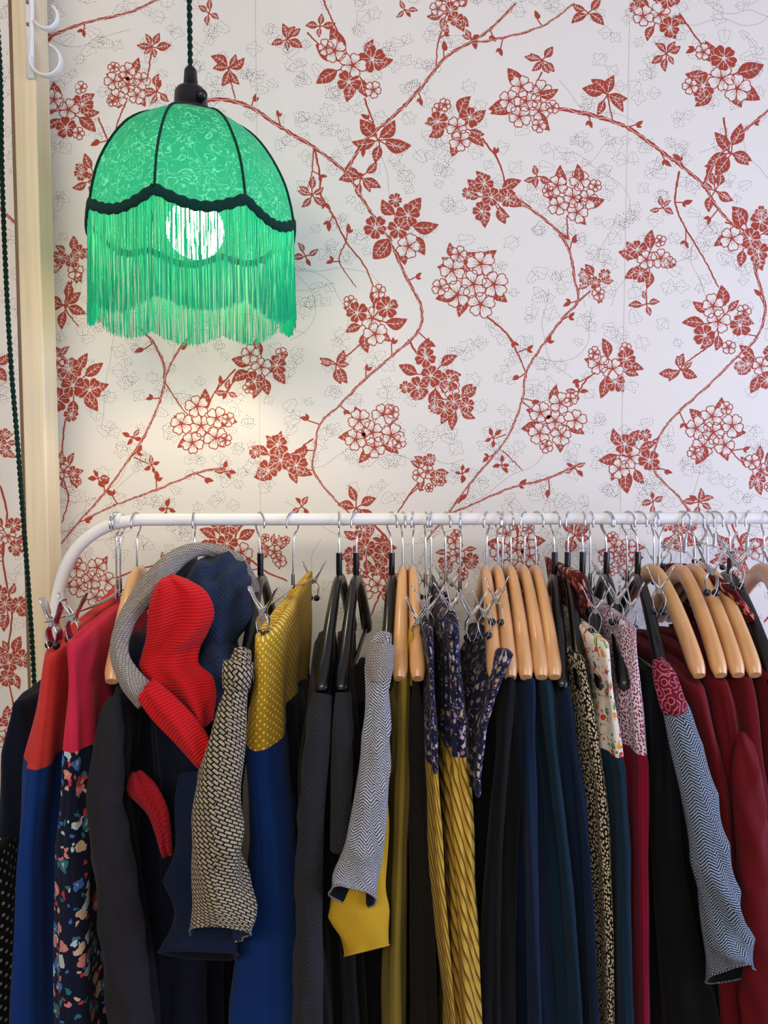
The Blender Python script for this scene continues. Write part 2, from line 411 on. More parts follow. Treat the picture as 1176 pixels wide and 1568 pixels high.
# ------------------------------------------------------------ room
white=plain('wall_paint','#d8d5d0',.85)
mb=MB(); mb.box((-1.75,-3.2,-0.1),(2.3,YW,0.0)); mb.obj('floor',[plain('floor_oak','#7a5638',.5)],False)
mb=MB(); mb.box((-1.75,-3.2,2.75),(2.3,YW,2.85)); mb.obj('ceiling',[white],False)
mb=MB(); mb.box((-1.85,-3.2,0),(-1.75,YW,2.75)); mb.obj('wall_left',[white],False)
mb=MB(); 
for a,b in (((2.3,-3.2,0),(2.4,YW,.8)),((2.3,-3.2,2.35),(2.4,YW,2.75)),((2.3,-3.2,.8),(2.4,-1.9,2.35)),((2.3,-.25,.8),(2.4,YW,2.35))): mb.box(a,b)
mb.obj('wall_right',[white],False)
mb=MB()
for a,b in (((2.31,-1.9,.8),(2.37,-1.84,2.35)),((2.31,-.31,.8),(2.37,-.25,2.35)),((2.31,-1.84,.8),(2.37,-.31,.86)),((2.31,-1.84,2.29),(2.37,-.31,2.35)),((2.32,-1.1,.86),(2.36,-1.06,2.29))): mb.box(a,b)
mb.obj('window_1',[plain('window_frame_white','#eeeeee',.4)],False,bevel=.003)
mb=MB(); mb.box((-1.75,YW-.015,0),(2.3,YW-.001,.12)); mb.obj('baseboard_back',[white],False,bevel=.004)

# ------------------------------------------------------------ lights
w=bpy.data.worlds.new('world'); sc.world=w; w.use_nodes=True
bg=w.node_tree.nodes['Background']; bg.inputs[0].default_value=(1.0,0.94,0.90,1); bg.inputs[1].default_value=0.34
def area(name,loc,rot,sx,sy,pw,col):
    l=bpy.data.lights.new(name,'AREA'); l.shape='RECTANGLE'; l.size=sx; l.size_y=sy; l.energy=pw; l.color=col
    o=bpy.data.objects.new(name,l); sc.collection.objects.link(o); o.location=loc; o.rotation_euler=rot; return o
area('window_daylight',(2.29,-1.08,1.5),(0,math.radians(90),0),1.3,1.5,62,(0.50,0.62,1.0))
area('room_fill',(-0.5,-2.6,2.45),(math.radians(84),0,0),2.0,0.5,36,(1.0,0.92,0.80))  # added warm fill light, placed high to brighten the upper wall

# ------------------------------------------------------------ metals & woods
chrome=plain('hook_steel','#d2d2d6',.2,1.0)
blackpl=plain('black_plastic','#0c0c0e',.25)
rubber=plain('black_rubber','#0b0d18',.4)
whitep=plain('white_powdercoat','#f0eeee',.35)
def woodmat(name,c,c2,rough=.38,sc_=(90,14,6)):
    t=NT(name); tc=t.n('ShaderNodeTexCoord'); mp=t.n('ShaderNodeMapping'); mp.inputs['Scale'].default_value=sc_; t.l(tc.outputs['Object'],mp.inputs[0])
    n=t.n('ShaderNodeTexNoise',Scale=1.0,Detail=4.0); t.l(mp.outputs[0],n.inputs['Vector'])
    t.l(t.mix(n.outputs[0],c,c2),t.b.inputs['Base Color']); t.b.inputs['Roughness'].default_value=rough; return t.mat
beech=woodmat('beech_wood','#e8b985','#c08450',.28)
pine=woodmat('pine_wood','#f2e4c8','#dcc49a',.5,(160,160,4))

# post
XL=W(31,500,.16)[0]; XR=W(65,500,.16)[0]
mb=MB(); mb.box((XL,.16,0),(XR,.225,2.75)); mb.box((XL-.010,.168,0),(XL-.0005,.225,2.75),1); mb.obj('wooden_post',[pine,woodmat('brown_side_strip','#8a6c4c','#6a4e34',.5)],False,bevel=.003)  # second box: narrow brown strip along the post's left side
# bracket
mb=MB()
zt=W(48,50,.14)[2]; xb=XR-.004
mb.box((xb-.010,.150,zt-.075),(xb+.004,.160,zt+.14))
def arc(cx,cz,r,a0,a1,n=24,y=.15): return [(cx+r*math.cos(t),y,cz+r*math.sin(t)) for t in np.linspace(a0,a1,n)]
sweep(mb,arc(xb+.028,zt-.045,.028,2.9,2.9+4.6),[(.009,.003)]*24,10,0,ref=(0,1,0))
sweep(mb,[(xb+.002,.15,zt+.12),(xb+.004,.15,zt+.05),(xb+.001,.15,zt-.04)],.0045,8,0,ref=(0,1,0))
sweep(mb,arc(xb+.030,zt+.035,.022,-2.6,.9),[(.007,.003)]*24,10,0,ref=(0,1,0))
for dz in (.02,.06,.1): 
    ball(mb,(xb-.003,.149,zt+dz),.0035,1,8)
mb.obj('scroll_shelf_bracket',[whitep,plain('screw_grey','#8a8a88',.4,.8)])
# twisted cable
def twisted(mb,P,r,off,pitch,mat=0):
    P=np.array(P); T=np.gradient(P,axis=0); T/=np.linalg.norm(T,axis=1)[:,None]
    L=np.concatenate([[0],np.cumsum(np.linalg.norm(np.diff(P,axis=0),axis=1))])
    for ph in (0,pi):
        Q=[]
        for j in range(len(P)):
            a=np.cross(T[j],[0,1,0]); a/=np.linalg.norm(a); b=np.cross(T[j],a); t=2*pi*L[j]/pitch+ph
            Q.append(P[j]+a*off*math.cos(t)+b*off*math.sin(t))
        sweep(mb,Q,r,6,mat,ref=(0,1,0))
cordm=fabric('green_braided_cord','#12332a','rib')
mb=MB(); pts=[W(a,b,.10) for a,b in ((-12,-60),(0,100),(3,260),(9,420),(17,560),(27,680),(36,800),(45,920),(52,1040),(60,1250),(66,1500))]
twisted(mb,cr(pts,420),.0026,.0025,.022); mb.obj('hanging_twisted_cable',[cordm])

# ------------------------------------------------------------ lamp
YL=0.02; LX=W(295,330,YL)[0]; zr=2.036
def green(name,c,tr,w,rough=.6,pat=False):
    t=NT(name); col=lin(c); base=t.n('ShaderNodeRGB'); base.outputs[0].default_value=col; src=base.outputs[0]
    if pat:
        tc=t.n('ShaderNodeTexCoord'); n=t.n('ShaderNodeTexNoise',Scale=42.0,Detail=1.0,Distortion=2.2); t.l(tc.outputs['Object'],n.inputs['Vector'])
        m=t.math('LESS_THAN',t.math('ABSOLUTE',t.math('SUBTRACT',n.outputs[0],.5)),.026); src=t.mix(t.math('MULTIPLY',m,.25),col,'#7fe0c0')
    t.l(src,t.b.inputs['Base Color']); t.b.inputs['Roughness'].default_value=rough
    tl=t.n('ShaderNodeBsdfTranslucent')
    if pat: t.l(src,tl.inputs[0])
    else: tl.inputs[0].default_value=lin(tr)
    mx=t.n('ShaderNodeMixShader'); mx.inputs[0].default_value=w
    t.l(t.b.outputs[0],mx.inputs[1]); t.l(tl.outputs[0],mx.inputs[2]); t.l(mx.outputs[0],t.out.inputs[0]); return t.mat
mshade=green('green_damask_silk','#177c66','#177c66',.40,pat=True)
mfr=green('green_silk_fringe','#14b090','#3adcc0',.55,rough=.3)
mtrim=fabric('dark_green_braid','#054038','knit',sc_=2.0)
prof=[(2.246,.040),(2.243,.062),(2.228,.092),(2.205,.118),(2.170,.142),(2.126,.163),(2.085,.174),(2.047,.180)]
prof=[(zr+(a-2.047)*.88,b*.935) for a,b in prof]; ztop=prof[0][0]
cpz=cr([(a,b) for a,b in prof],40)
RB=.180*.935
def Rz(z): return float(np.interp(z,cpz[::-1,0],cpz[::-1,1])) if z>=zr else RB+(zr-z)*.03
A0=math.radians(-90-6)
def ribd(a): return ((a-A0)%(pi/4))
def fac(a):
    d=ribd(a)-pi/8; return 1-0.55*(1-math.cos(pi/8)/math.cos(d))
def zbot(a): return zr-0.020*math.sin(ribd(a)/(pi/4)*pi)
lamp=bpy.data.objects.new('pendant_lamp',None); sc.collection.objects.link(lamp)
LS=1.055; lamp.scale=(LS,LS,LS); lamp.location=(LX,YL,1.64-1.64*LS)
def L3(r,a,z): return (r*math.cos(a),r*math.sin(a),z)
NA=160; mb=MB(); G=[];U=[]
for j in range(29):
    v=j/28; row=[];u=[]
    for i in range(NA+1):
        a=A0+2*pi*i/NA; z=ztop+(zbot(a)-ztop)*v**1.5
        row.append(L3(Rz(z)*fac(a),a,z)); u.append((i/NA,v))
    G.append(row);U.append(u)
mb.grid(G,0,U); mb.obj('shade_fabric',[mshade],parent=lamp)
mb=MB()
for k in range(8):
    a=A0+k*pi/4
    sweep(mb,[L3(Rz(z)+.0015,a,z) for z in np.linspace(ztop,zr,24)],.0020,8,0,ref=(-math.sin(a),math.cos(a),0))
ring=[]
for i in range(241):
    a=A0+2*pi*i/240; z=zbot(a)+.003; ring.append(L3(Rz(z)*fac(a)+.002,a,z))
sweep(mb,ring,[(.0080+.0012*math.sin(i*1.6),.0032) for i in range(241)],10,0,ref=(0,0,1),cap=False)
sweep(mb,[L3(.039,t,ztop+.001) for t in np.linspace(0,2*pi,49)],.003,8,0,ref=(0,0,1),cap=False)
mb.obj('shade_trim_and_ribs',[mtrim],parent=lamp)
mb=MB(); rnd=random.Random(3)
NF=900
for i in range(NF):
    a=2*pi*i/NF+rnd.uniform(-.003,.003); z0=zbot(a)-.003; r0=Rz(z0)*fac(a)
    ln=.143+rnd.uniform(-.003,.003); da=rnd.uniform(-.010,.010); dr=rnd.uniform(-.004,.004); ph=rnd.random()*6
    pts=[]
    for k in range(7):
        s=k/6; pts.append(L3(r0+dr*s+.001*math.sin(ph+5*s),a+da*s+.003*math.sin(ph*2+4*s),z0-ln*s))
    sweep(mb,pts,rnd.uniform(.00045,.00075),4,0,ref=(math.cos(a),math.sin(a),0),cap=False)
mb.obj('fringe',[mfr],parent=lamp)
mb=MB()
lathe(mb,[(.0001,.0),(.043,.0),(.046,.004),(.043,.009),(.028,.012),(.026,.042),(.022,.048),(.012,.052),(.010,.078),(.005,.085),(.0001,.086)],(0,0,ztop),40)
ball(mb,(.022,-.02,ztop+.03),.009)
lathe(mb,[(.0001,0),(.018,0),(.018,ztop-2.08),(.0001,ztop-2.08)],(0,0,2.08),24)
mb.obj('socket',[plain('black_bakelite','#101214',.35)],parent=lamp)
zc=(2.75-lamp.location[2])/LS
mb=MB(); twisted(mb,[(0,0,z) for z in np.linspace(ztop+.08,zc-.005,260)],.0024,.0022,.024)
mb.obj('twisted_cord',[cordm],parent=lamp)
mb=MB(); lathe(mb,[(.0001,-.03),(.035,-.028),(.045,-.012),(.046,0),(.0001,0)],(0,0,zc-.001),32); mb.obj('ceiling_rose',[blackpl],parent=lamp)
t=NT('bulb_glow'); em=t.n('ShaderNodeEmission'); em.inputs[0].default_value=(1,.77,.45,1); em.inputs[1].default_value=66; t.l(em.outputs[0],t.out.inputs[0])
mb=MB(); ball(mb,(0.004,0,2.034),.047,0,16); mb.obj('bulb',[t.mat],parent=lamp)

# ------------------------------------------------------------ rack
ZR=1.549
def RX(px): return W(px,793,0)[0]
mb=MB()
lp=[W(a,b,0) for a,b in ((215,797),(172,803),(134,824),(106,858),(90,905),(82,960))]
x0=lp[-1][0]
lp=[(p[0],0,min(p[2],ZR)) for p in lp]
C=list(cr([(1.25,0,ZR),(.9,0,ZR),(.5,0,ZR),(0,0,ZR),(-.3,0,ZR)],20))+list(cr([(lp[0][0],0,ZR)]+lp[1:],24))
C=C+[(x0-.002,0,z) for z in np.linspace(lp[-1][2]-.05,.06,14)]
C=[(1.33,0,.06),(1.33,0,.7),(1.33,0,1.44),(1.32,0,1.50),(1.29,0,1.535)]+C
sweep(mb,C,.0108,16,0,ref=(0,1,0))
sweep(mb,[(RX(186),0,ZR),(RX(176),0,ZR)],.0125,14,0,ref=(0,1,0))
for x in (x0-.002,1.33):
    sweep(mb,[(x,-.25,.05),(x,0,.055),(x,.25,.05)],.0108,12,0,ref=(1,0,0))
    for y in (-.23,.23): ball(mb,(x,y,.028),.028,1,10)
sweep(mb,[(x0,0,.16),(1.33,0,.16)],.009,12,0,ref=(0,1,0))
mb.obj('clothes_rack',[whitep,blackpl])

# ------------------------------------------------------------ hangers
def hook(mb,ang,rnd,neck=-.088,wr=.00165):
    R=.0195; cz=.0108+wr-R; tw=rnd.uniform(-.6,.6)
    pts=[(0,0,neck),(0,0,neck+.02),(0,0,cz-.030)]
    for a in np.linspace(-.45*pi,.5*pi+.62*pi,18)[2:]:
        pts.append((0,R*math.cos(a),cz+R*math.sin(a)))
    pts[2]=(0,.004,cz-R-.008)
    P=cr(pts,56); c,s=math.cos(tw),math.sin(tw)
    return [(p[0]*c-p[1]*s,p[0]*s+p[1]*c,p[2]) for p in P]
def finish(mb,name,mats,x,ang):
    o=mb.obj(name,mats); o.location=(x,0,ZR); o.rotation_euler=(0,0,ang); return o
def angle(hpx,tpx,ty,tpy):
    x=RX(hpx); T=W(tpx,tpy,ty)[0]
    return x, math.atan2((T-x),-ty)
def hanger(hpx,tpx,kind='wood',dz=0):
    x,a=angle(hpx,tpx,-.215,1045); rnd=random.Random(int(hpx)); mb=MB()
    sweep(mb,hook(mb,a,rnd,neck=-.105+dz),.00165,8,1,ref=(1,0,0))
    if kind=='wood':
        h=[(0,-.100,.0085,.017),(.03,-.104,.009,.018),(.07,-.122,.0098,.019),(.12,-.152,.0108,.019),(.17,-.190,.0118,.018),(.2,-.216,.0122,.015),(.212,-.228,.009,.009)]
        m=beech
    else:
        h=[(0,-.108,.0075,.010),(.03,-.112,.008,.011),(.08,-.140,.009,.012),(.13,-.175,.010,.013),(.18,-.215,.0115,.013),(.205,-.24,.011,.011),(.212,-.247,.007,.007)]
        m=blackpl
    full=[(-a_[0],)+a_[1:] for a_ in h[::-1]]+h[1:]
    F=cr(full,44)
    sweep(mb,[(0,f[0],f[1]+dz) for f in F],[(f[2],f[3]) for f in F],14,0,ref=(1,0,0))
    if kind!='wood':
        sweep(mb,[(0,0,-.06),(0,0,-.112)],.0055,10,0)
        sweep(mb,[(0,-.19,-.235),(0,0,-.25),(0,.19,-.235)],.004,8,0)
    finish(mb,'wooden_hanger' if kind=='wood' else 'black_hanger',[m,chrome],x,a)
def clip(mb,c,s=1.0,spread=1.0):
    c=np.array(c)
    for sg in (1,-1):
        pts=[(.0022,-.034),(.0075,-.022),(.0085,-.010),(.004,0),(.010*spread,.016),(.0165*spread,.032),(.019*spread,.036)]
        P=cr(pts,22); wd=np.interp(np.linspace(0,1,22),[0,.5,.8,1],[.010,.006,.0085,.006])
        sweep(mb,[c+np.array([sg*p[0]*s,0,p[1]*s]) for p in P],[(.0009*s,w_*s) for w_ in wd],8,0,ref=(1,0,0))
        ball(mb,c+np.array([sg*.006*s,-.004,-.030*s]),.0055*s,1,8)
    sweep(mb,[c+np.array([0,-.008*s,0]),c+np.array([0,.008*s,0])],.0036*s,10,0)
    for k in (-1,1): sweep(mb,[c+np.array([-.012,k*.005,.018])*s,c+np.array([0,k*.005,.002])*s,c+np.array([.012,k*.005,.018])*s],.0009,6,0,ref=(0,1,0))
def cliphanger(hpx,tpx,cpy,half=.17,back=None):
    x,a=angle(hpx,tpx,-half,cpy); rnd=random.Random(int(hpx)+5); mb=MB()
    zb=W(tpx,cpy,-half)[2]-ZR
    sweep(mb,hook(mb,a,rnd,neck=zb+.006),.00165,8,0,ref=(1,0,0))
    sweep(mb,cr([(0,-half-.02,zb),(0,-.06,zb+.002),(0,0,zb+.008),(0,.06,zb+.002),(0,half+.02,zb)],20),.0017,8,0,ref=(1,0,0))
    sweep(mb,[(0,0,zb+.004),(0,0,zb+.03)],.0032,8,0)
    for sy in (-half,half-.02): clip(mb,(0,sy,zb-.006),1.1,rnd.uniform(.9,1.3))
    finish(mb,'clip_hanger',[chrome,rubber],x,a)

# ------------------------------------------------------------ garments
def garment(name,rows,yf,yb,mats,split=None,pleat=.004,wl=.075,twist=0,zback=0,rise=0,n=84,nv=64,seed=1,backw=.8,zend=.5):
    rnd=random.Random(seed+int(rows[0][1])); ph=[rnd.random()*6.28 for _ in range(6)]
    R=[]
    for py,xl,xr in rows:
        A=W(xl,py,yf+.015); B=W(xr,py,yf+.015); R.append((A[2],(A[0]+B[0])/2,(B[0]-A[0])/2))
    if zend<R[-1][0]: R.append((zend,R[-1][1],R[-1][2]*1.05))
    R=np.array(R)[::-1]; zt,zb_=R[-1,0],R[0,0]
    zsp=None if split is None else W(0,split,yf+.015)[2]
    Zs=list(np.linspace(zt,zb_,nv))
    if zsp: Zs=sorted(set(Zs+[zsp,zsp-.0005]),reverse=True)
    lev=[(zt,.15,.010),(zt,.6,.007)]+[(z,1.0,0) for z in Zs]
    yc=(yf+yb)/2; ly=(yb-yf)/2; G=[];U=[];M=[]
    per=0; S=[0]; prev=None
    for i in range(n+1):
        a=2*pi*i/n; c,s=math.cos(a),math.sin(a)
        p=(.03*math.copysign(abs(s)**.75,s), ly*math.copysign(abs(c)**.7,c))
        if prev: per+=math.hypot(p[0]-prev[0],p[1]-prev[1]); S.append(per)
        prev=p
    for z,f,dz in lev:
        v=(zt-z)/(zt-zb_); X=np.interp(z,R[:,0],R[:,1]); hw=max(.004,np.interp(z,R[:,0],R[:,2]))*f
        g=min(1,.2+v*4); row=[];u=[]
        for i in range(n+1):
            a=2*pi*i/n; c,s=math.cos(a),math.sin(a)
            tb=(c+1)/2
            yy=ly*math.copysign(abs(c)**.7,c); xx=hw*math.copysign(abs(s)**.75,s)*(1-(1-backw)*tb)
            sA=S[i] if i<n else 0
            k=2*pi/ (per/max(2,round(per/wl)))
            d=pleat*g*f*(1.2*math.sin(k*sA+ph[0]+1.6*math.sin(4*z+ph[1]))+.3*math.sin(2*k*sA+ph[2]+2*math.sin(5*z+ph[3])))
            d+=.0030*f*math.sin(38*z+14*yy+ph[5])*math.exp(-v*4)
            # front nose furrow so the folded front edge reads as gathered cloth
            d-=pleat*.8*g*f*max(0,-c)**6*(1-abs(math.sin(9*s+3*z+ph[4])))
            nx,ny=s,c*.5; nl=math.hypot(nx,ny)+1e-6
            zz=z+dz*f+ rise*(1-(yy/ly)**2)*(1-v)**5 + zback*tb*(1-v)
            x_=X+xx+d*nx/nl+twist*tb*(1-.5*v)+.003*math.sin(7*z+ph[4])
            row.append((x_,yc+yy*f**.1+d*ny/nl,zz)); u.append((S[i],z))
        G.append(row);U.append(u); M.append(0 if (zsp is None or z>zsp) else 1)
    mb=MB(); mb.grid(G,M[:-1],U)
    mb.add(G[0][:-1],[list(range(n))],0)
    return mb.obj(name,mats)
def tube(name,path,mats,depth=.8,lining=None,wr=.08,seed=0,n=56,res=90,shear=1.15,crease=.12):
    P=[]
    for px,py,y,r in path:
        c=W(px,py,y); P.append((c[0],c[1],c[2],r*(y+1.32)/FPX))
    P=cr(P,res); rnd=random.Random(seed); ph=[rnd.random()*6.28 for _ in range(7)]
    def wf(th,L):
        ridge=1-abs(math.sin(24*L+1.7*math.sin(th+ph[5])+ph[6]))*2
        ridge2=1-abs(math.sin(41*L-2.3*math.sin(th+ph[1])+ph[2]))*2
        return wr*(.5*math.sin(2*th+9*L+ph[0])+.4*math.sin(3*th-18*L+ph[1]))+crease*.9*ridge*max(0,math.sin(th+6*L+ph[2]))*(.5+.5*math.sin(L*13+ph[3]))+crease*.45*ridge2*max(0,math.cos(th-5*L+ph[4]))+.03*math.sin(5*th+40*L+ph[4])
    mb=MB()
    rad=[(p[3],p[3]*depth) for p in P]
    rad[0]=(rad[0][0]*.5,rad[0][1]*.5)
    sh=shear if lining else 0
    def po(q,c,j):
        k=max(0,(j/(res-1)-.72)/.28)**1.3; q=np.array(q); q[2]+=sh*k*(c[1]-q[1])*1.0; return q
    G=sweep(mb,P[:,:3],rad,n,0,ref=(1,0,0),cap=False,wr=wf,post=po)
    if lining:
        rows=[];K=18
        for j in range(K):
            s=G[res-1-j]; c=P[res-1-j][:3]; f=1.0 if j==0 else .93
            rows.append([c+(np.array(q)-c)*f for q in s])
        mb.grid(rows,1,[[(i*.004,j*.005) for i in range(n+1)] for j in range(K)])
        e=G[-1]; sweep(mb,[np.array(q) for q in e],.0014,6,0,ref=(0,0,1),cap=False)
    return mb.obj(name,mats+([lining] if lining else []))
def patch(name,rows,mat,bulge=.02,seed=0,n=30,res=70,fold=.004,thick=.0035,fk=3):
    """cloth panel: rows of (lx,ly,rx,ry,y) traced edges, padded outward"""
    R=cr(rows,res); rnd=random.Random(seed); ph=[rnd.random()*6.28 for _ in range(5)]
    G=[];U=[]; Lc=0; pm=None
    for j,(lx,ly,rx,ry,y) in enumerate(R):
        A=W(lx,ly,y);B=W(rx,ry,y); wdt=np.linalg.norm(B-A); m=(A+B)/2
        if pm is not None: Lc+=np.linalg.norm(m-pm)
        pm=m; row=[];u=[]
        e=min(1,min(j,res-1-j)/5)
        for i in range(n+1):
            s=i/n; q=A+(B-A)*s
            d=bulge*math.sin(pi*s)**.6*e**.5
            d+=fold*math.sin(fk*pi*s+ph[0]+Lc*20)*math.sin(pi*s)+fold*.8*(1-2*abs(math.sin(Lc*26+2.2*s+ph[1])))*math.sin(pi*s)
            row.append((q[0],q[1]-d,q[2])); u.append((s*wdt,Lc+.006*math.sin(pi*s)))
        G.append(row);U.append(u)
    mb=MB(); mb.grid(G,0,U); o=mb.obj(name,[mat])
    so=o.modifiers.new('thickness','SOLIDIFY'); so.thickness=thick; so.offset=0
    return o

F={}
F['coral']=fabric('coral_cotton','#d23c3a'); F['pink']=fabric('crimson_pink_cotton','#d42a48')
F['blue']=fabric('royal_blue_wool','#0f3474'); F['navyfl']=fabric('navy_floral','#12192e','floral',['#b83444','#3a68a8','#c8a890','#2a6a78','#c87878','#a8c0cc'],1.0)
F['char']=fabric('charcoal_jersey','#262429'); F['navyk']=fabric('navy_honeycomb_knit','#26344e','knit',sc_=.9)
F['navyd']=fabric('dark_navy_wool','#0c1224'); F['tweedg']=fabric('grey_tweed_knit','#4a4644','tweed','#b0a69c',2.2)
F['redrib']=fabric('red_ribbed_knit','#d41a20','rib'); F['redk']=fabric('red_knit','#b01c2a','knit')
F['tweed']=fabric('cream_black_tweed','#120f0d','tweed','#a89a80',1.0); F['yeldot']=fabric('yellow_dotted_cotton','#cfa01a','dots','#f0e0a0',sc_=1.5)
F['yel']=fabric('yellow_cotton','#cfa428'); F['black']=fabric('black_jersey','#0e0e12'); F['dgrey']=fabric('dark_grey_knit','#2c2c31','knit')
F['herr']=fabric('grey_herringbone','#363a46','herring','#b8b6b6',1.0); F['bluelin']=fabric('blue_lining','#1c2c50')
F['olive']=fabric('olive_corduroy','#96802e','cord'); F['dbrown']=fabric('brown_black_wool','#1c1a16')
F['patt']=fabric('navy_leaf_print_cotton','#181b34','floral',['#7a6a88','#8a7460','#4a4a78','#a8a0a8','#5a3a50'],2.0); F['must']=fabric('mustard_diagonal_stripe','#cfa540','diag','#5e4818')
F['teal']=fabric('dark_teal_wool','#0f2a3c'); F['navy2']=fabric('midnight_navy_crepe','#10213c')
F['spots']=fabric('black_cream_spots','#16130f','spots','#c8b898',1.5); F['multi']=fabric('folk_floral','#efe6da','floral',['#c8281e','#2a8a48','#e08a20','#c8281e','#28406a'],1.7)
F['pdots']=fabric('white_pink_dots','#ece6ec','spots','#8a2050',1.5); F['crim']=fabric('crimson_wool','#8a1030','cord',sc_=.6)
F['pais']=fabric('maroon_paisley','#6a1226','squiggle','#b8606a'); F['herb']=fabric('blue_grey_herringbone','#121724','herring','#8c98a6',.9)
F['burg']=fabric('burgundy_jersey','#6a1018'); F['maroon']=fabric('maroon_print','#5a1018','floral',['#d86a5a','#c8a090','#a02030'],1.6)
F['blackdot']=fabric('black_lace','#0c0c0c','dots','#8a8a8a'); F['slate']=fabric('slate_wool','#111c34')

fill=[(30,60,'navyd'),(150,60,'black'),(250,70,'navyd'),(440,55,'black'),(560,50,'black'),(640,45,'dbrown'),(760,50,'navy2'),(860,50,'black'),(960,45,'teal'),(1040,55,'black'),(1130,60,'burg')]
for k,(px,hw,m) in enumerate(fill):
    garment('hanging_dress',[(1075,px-hw*.35,px+hw*.35),(1150,px-hw*.8,px+hw*.8),(1500,px-hw,px+hw)],-.11,.19,[F[m]],pleat=.006,seed=k)
garment('black_lace_dress',[(1320,-60,-6),(1400,-70,8),(1560,-80,10)],-.2,.15,[F['blackdot']])
garment('coral_waist_skirt',[(1002,64,96),(1080,48,96),(1172,26,92),(1176,26,90),(1300,14,80),(1560,-6,82)],-.20,.17,[F['coral'],F['blue']],split=1173,pleat=.004,zback=.05,twist=-.01)
garment('floral_skirt',[(984,98,124),(1060,94,132),(1148,90,136),(1150,90,136),(1300,76,138),(1560,72,146)],-.24,.15,[F['pink'],F['navyfl']],split=1149,pleat=.004,zback=.03)
garment('charcoal_cardigan',[(1060,172,196),(1100,160,196),(1240,138,190),(1400,140,215),(1560,150,235)],-.21,.18,[F['char']],pleat=.006,rise=.06)
tube('charcoal_sleeve',[(176,1066,-.225,8),(170,1100,-.235,18),(166,1170,-.24,24),(162,1240,-.24,27),(176,1340,-.235,30),(192,1460,-.23,34),(205,1620,-.23,38)],[F['char']],seed=31,wr=.12,crease=.16)
garment('hooded_jumper_body',[(1000,225,330),(1090,200,330),(1200,198,345),(1400,195,330),(1560,180,330)],-.17,.18,[F['navyd']],pleat=.009,rise=.04)
garment('yellow_waist_skirt',[(978,386,420),(1050,376,425),(1150,362,424),(1153,362,424),(1300,366,440),(1560,325,468)],-.20,.15,[F['yeldot'],F['blue']],split=1151,pleat=.004,wl=.11,zback=.055,twist=.055)
garment('dark_grey_cardigan',[(1066,476,508),(1150,462,510),(1350,452,515),(1560,455,525)],-.21,.18,[F['black']],pleat=.006,rise=.05)
garment('dark_grey_cardigan',[(1064,512,542),(1150,510,548),(1350,510,552),(1560,508,560)],-.20,.18,[F['black']],pleat=.006,rise=.05)
tube('grey_knit_sleeve',[(494,1062,-.22,15),(488,1110,-.235,19),(480,1200,-.24,20),(474,1330,-.24,22),(470,1600,-.24,26)],[F['dgrey']],seed=3,crease=.2)
tube('grey_knit_sleeve',[(526,1060,-.22,12),(525,1110,-.235,16),(524,1160,-.235,16),(522,1300,-.235,18)],[F['dgrey']],seed=4,crease=.2)
hd=bpy.data.objects.new('hooded_jumper',None); sc.collection.objects.link(hd)
def part(o): o.parent=hd; return o
part(bpy.data.objects['hooded_jumper_body'])
def blob(name,c,rx,ry,rz,mat,seed,am=.07,n=72,tilt=0):
    mb=MB(); rnd=random.Random(seed); ph=[rnd.random()*6 for _ in range(6)]; G=[];U=[]
    for j in range(n//2+1):
        t=pi*j/(n//2); row=[];u=[]
        for i in range(n+1):
            p=2*pi*i/n+pi/2
            x,y,z=math.sin(t)*math.cos(p),math.sin(t)*math.sin(p),math.cos(t)
            rg_=1-2*abs(math.sin(4*x-3*z+2*math.sin(3*z+ph[3])+ph[4]))
            w_=1+am*(math.sin(6*x+4*z+ph[0])+.6*math.sin(7*z-5*x+ph[1])+.4*math.sin(9*x+6*y+ph[2])+.9*rg_)
            X,Y,Z=x*rx*w_,y*ry*w_,z*rz*w_
            ct,st=math.cos(tilt),math.sin(tilt)
            row.append((c[0]+X*ct+Z*st,c[1]+Y,c[2]-X*st+Z*ct)); u.append((i/n*2*pi*rx,t*rz))
        G.append(row);U.append(u)
    mb.grid(G,0,U); return mb.obj(name,[mat])
part(blob('hood',W(328,935,-.10),.060,.080,.098,F['navyk'],4,.055,tilt=.15))
part(blob('hood_back',W(290,925,-.06),.055,.08,.080,F['navyd'],6,.04,tilt=.1))
part(blob('hood_lower',W(342,1040,-.13),.044,.07,.085,F['navyk'],5,.055,tilt=-.2))
part(blob('hood_base',W(255,1030,-.15),.050,.05,.090,F['navyd'],9,.05,tilt=-.3))
part(patch('tweed_collar_edge',[(398,935,388,936,-.05),(394,892,378,902,-.06),(364,848,352,866,-.08),(305,832,308,850,-.11),(255,850,272,874,-.15),(212,895,236,914,-.18),(180,950,204,960,-.21),(170,1000,196,1000,-.23),(186,1050,218,1034,-.245),(212,1085,246,1056,-.25)],F['tweedg'],bulge=.012,seed=3,fold=.0015,res=90))
part(patch('red_facing',[(250,886,264,880,-.185),(238,900,290,890,-.195),(230,925,316,908,-.205),(227,955,327,938,-.207),(224,982,318,966,-.202),(218,1004,306,990,-.197),(216,1022,304,1016,-.207),(236,1048,324,1036,-.217),(268,1074,330,1060,-.217),(298,1098,328,1082,-.215),(314,1110,325,1102,-.21)],F['redrib'],bulge=.022,seed=6,fold=.007,res=110,n=40))
part(patch('red_placket',[(208,1062,236,1040,-.252),(232,1098,270,1070,-.255),(270,1138,306,1108,-.252),(306,1178,332,1156,-.247)],F['redrib'],bulge=.014,seed=8,fold=.003))
part(patch('red_pocket_edge',[(202,1184,216,1180,-.21),(196,1212,240,1204,-.215),(228,1248,258,1246,-.215),(250,1312,264,1310,-.205)],F['redk'],bulge=.010,seed=9,fold=.003))
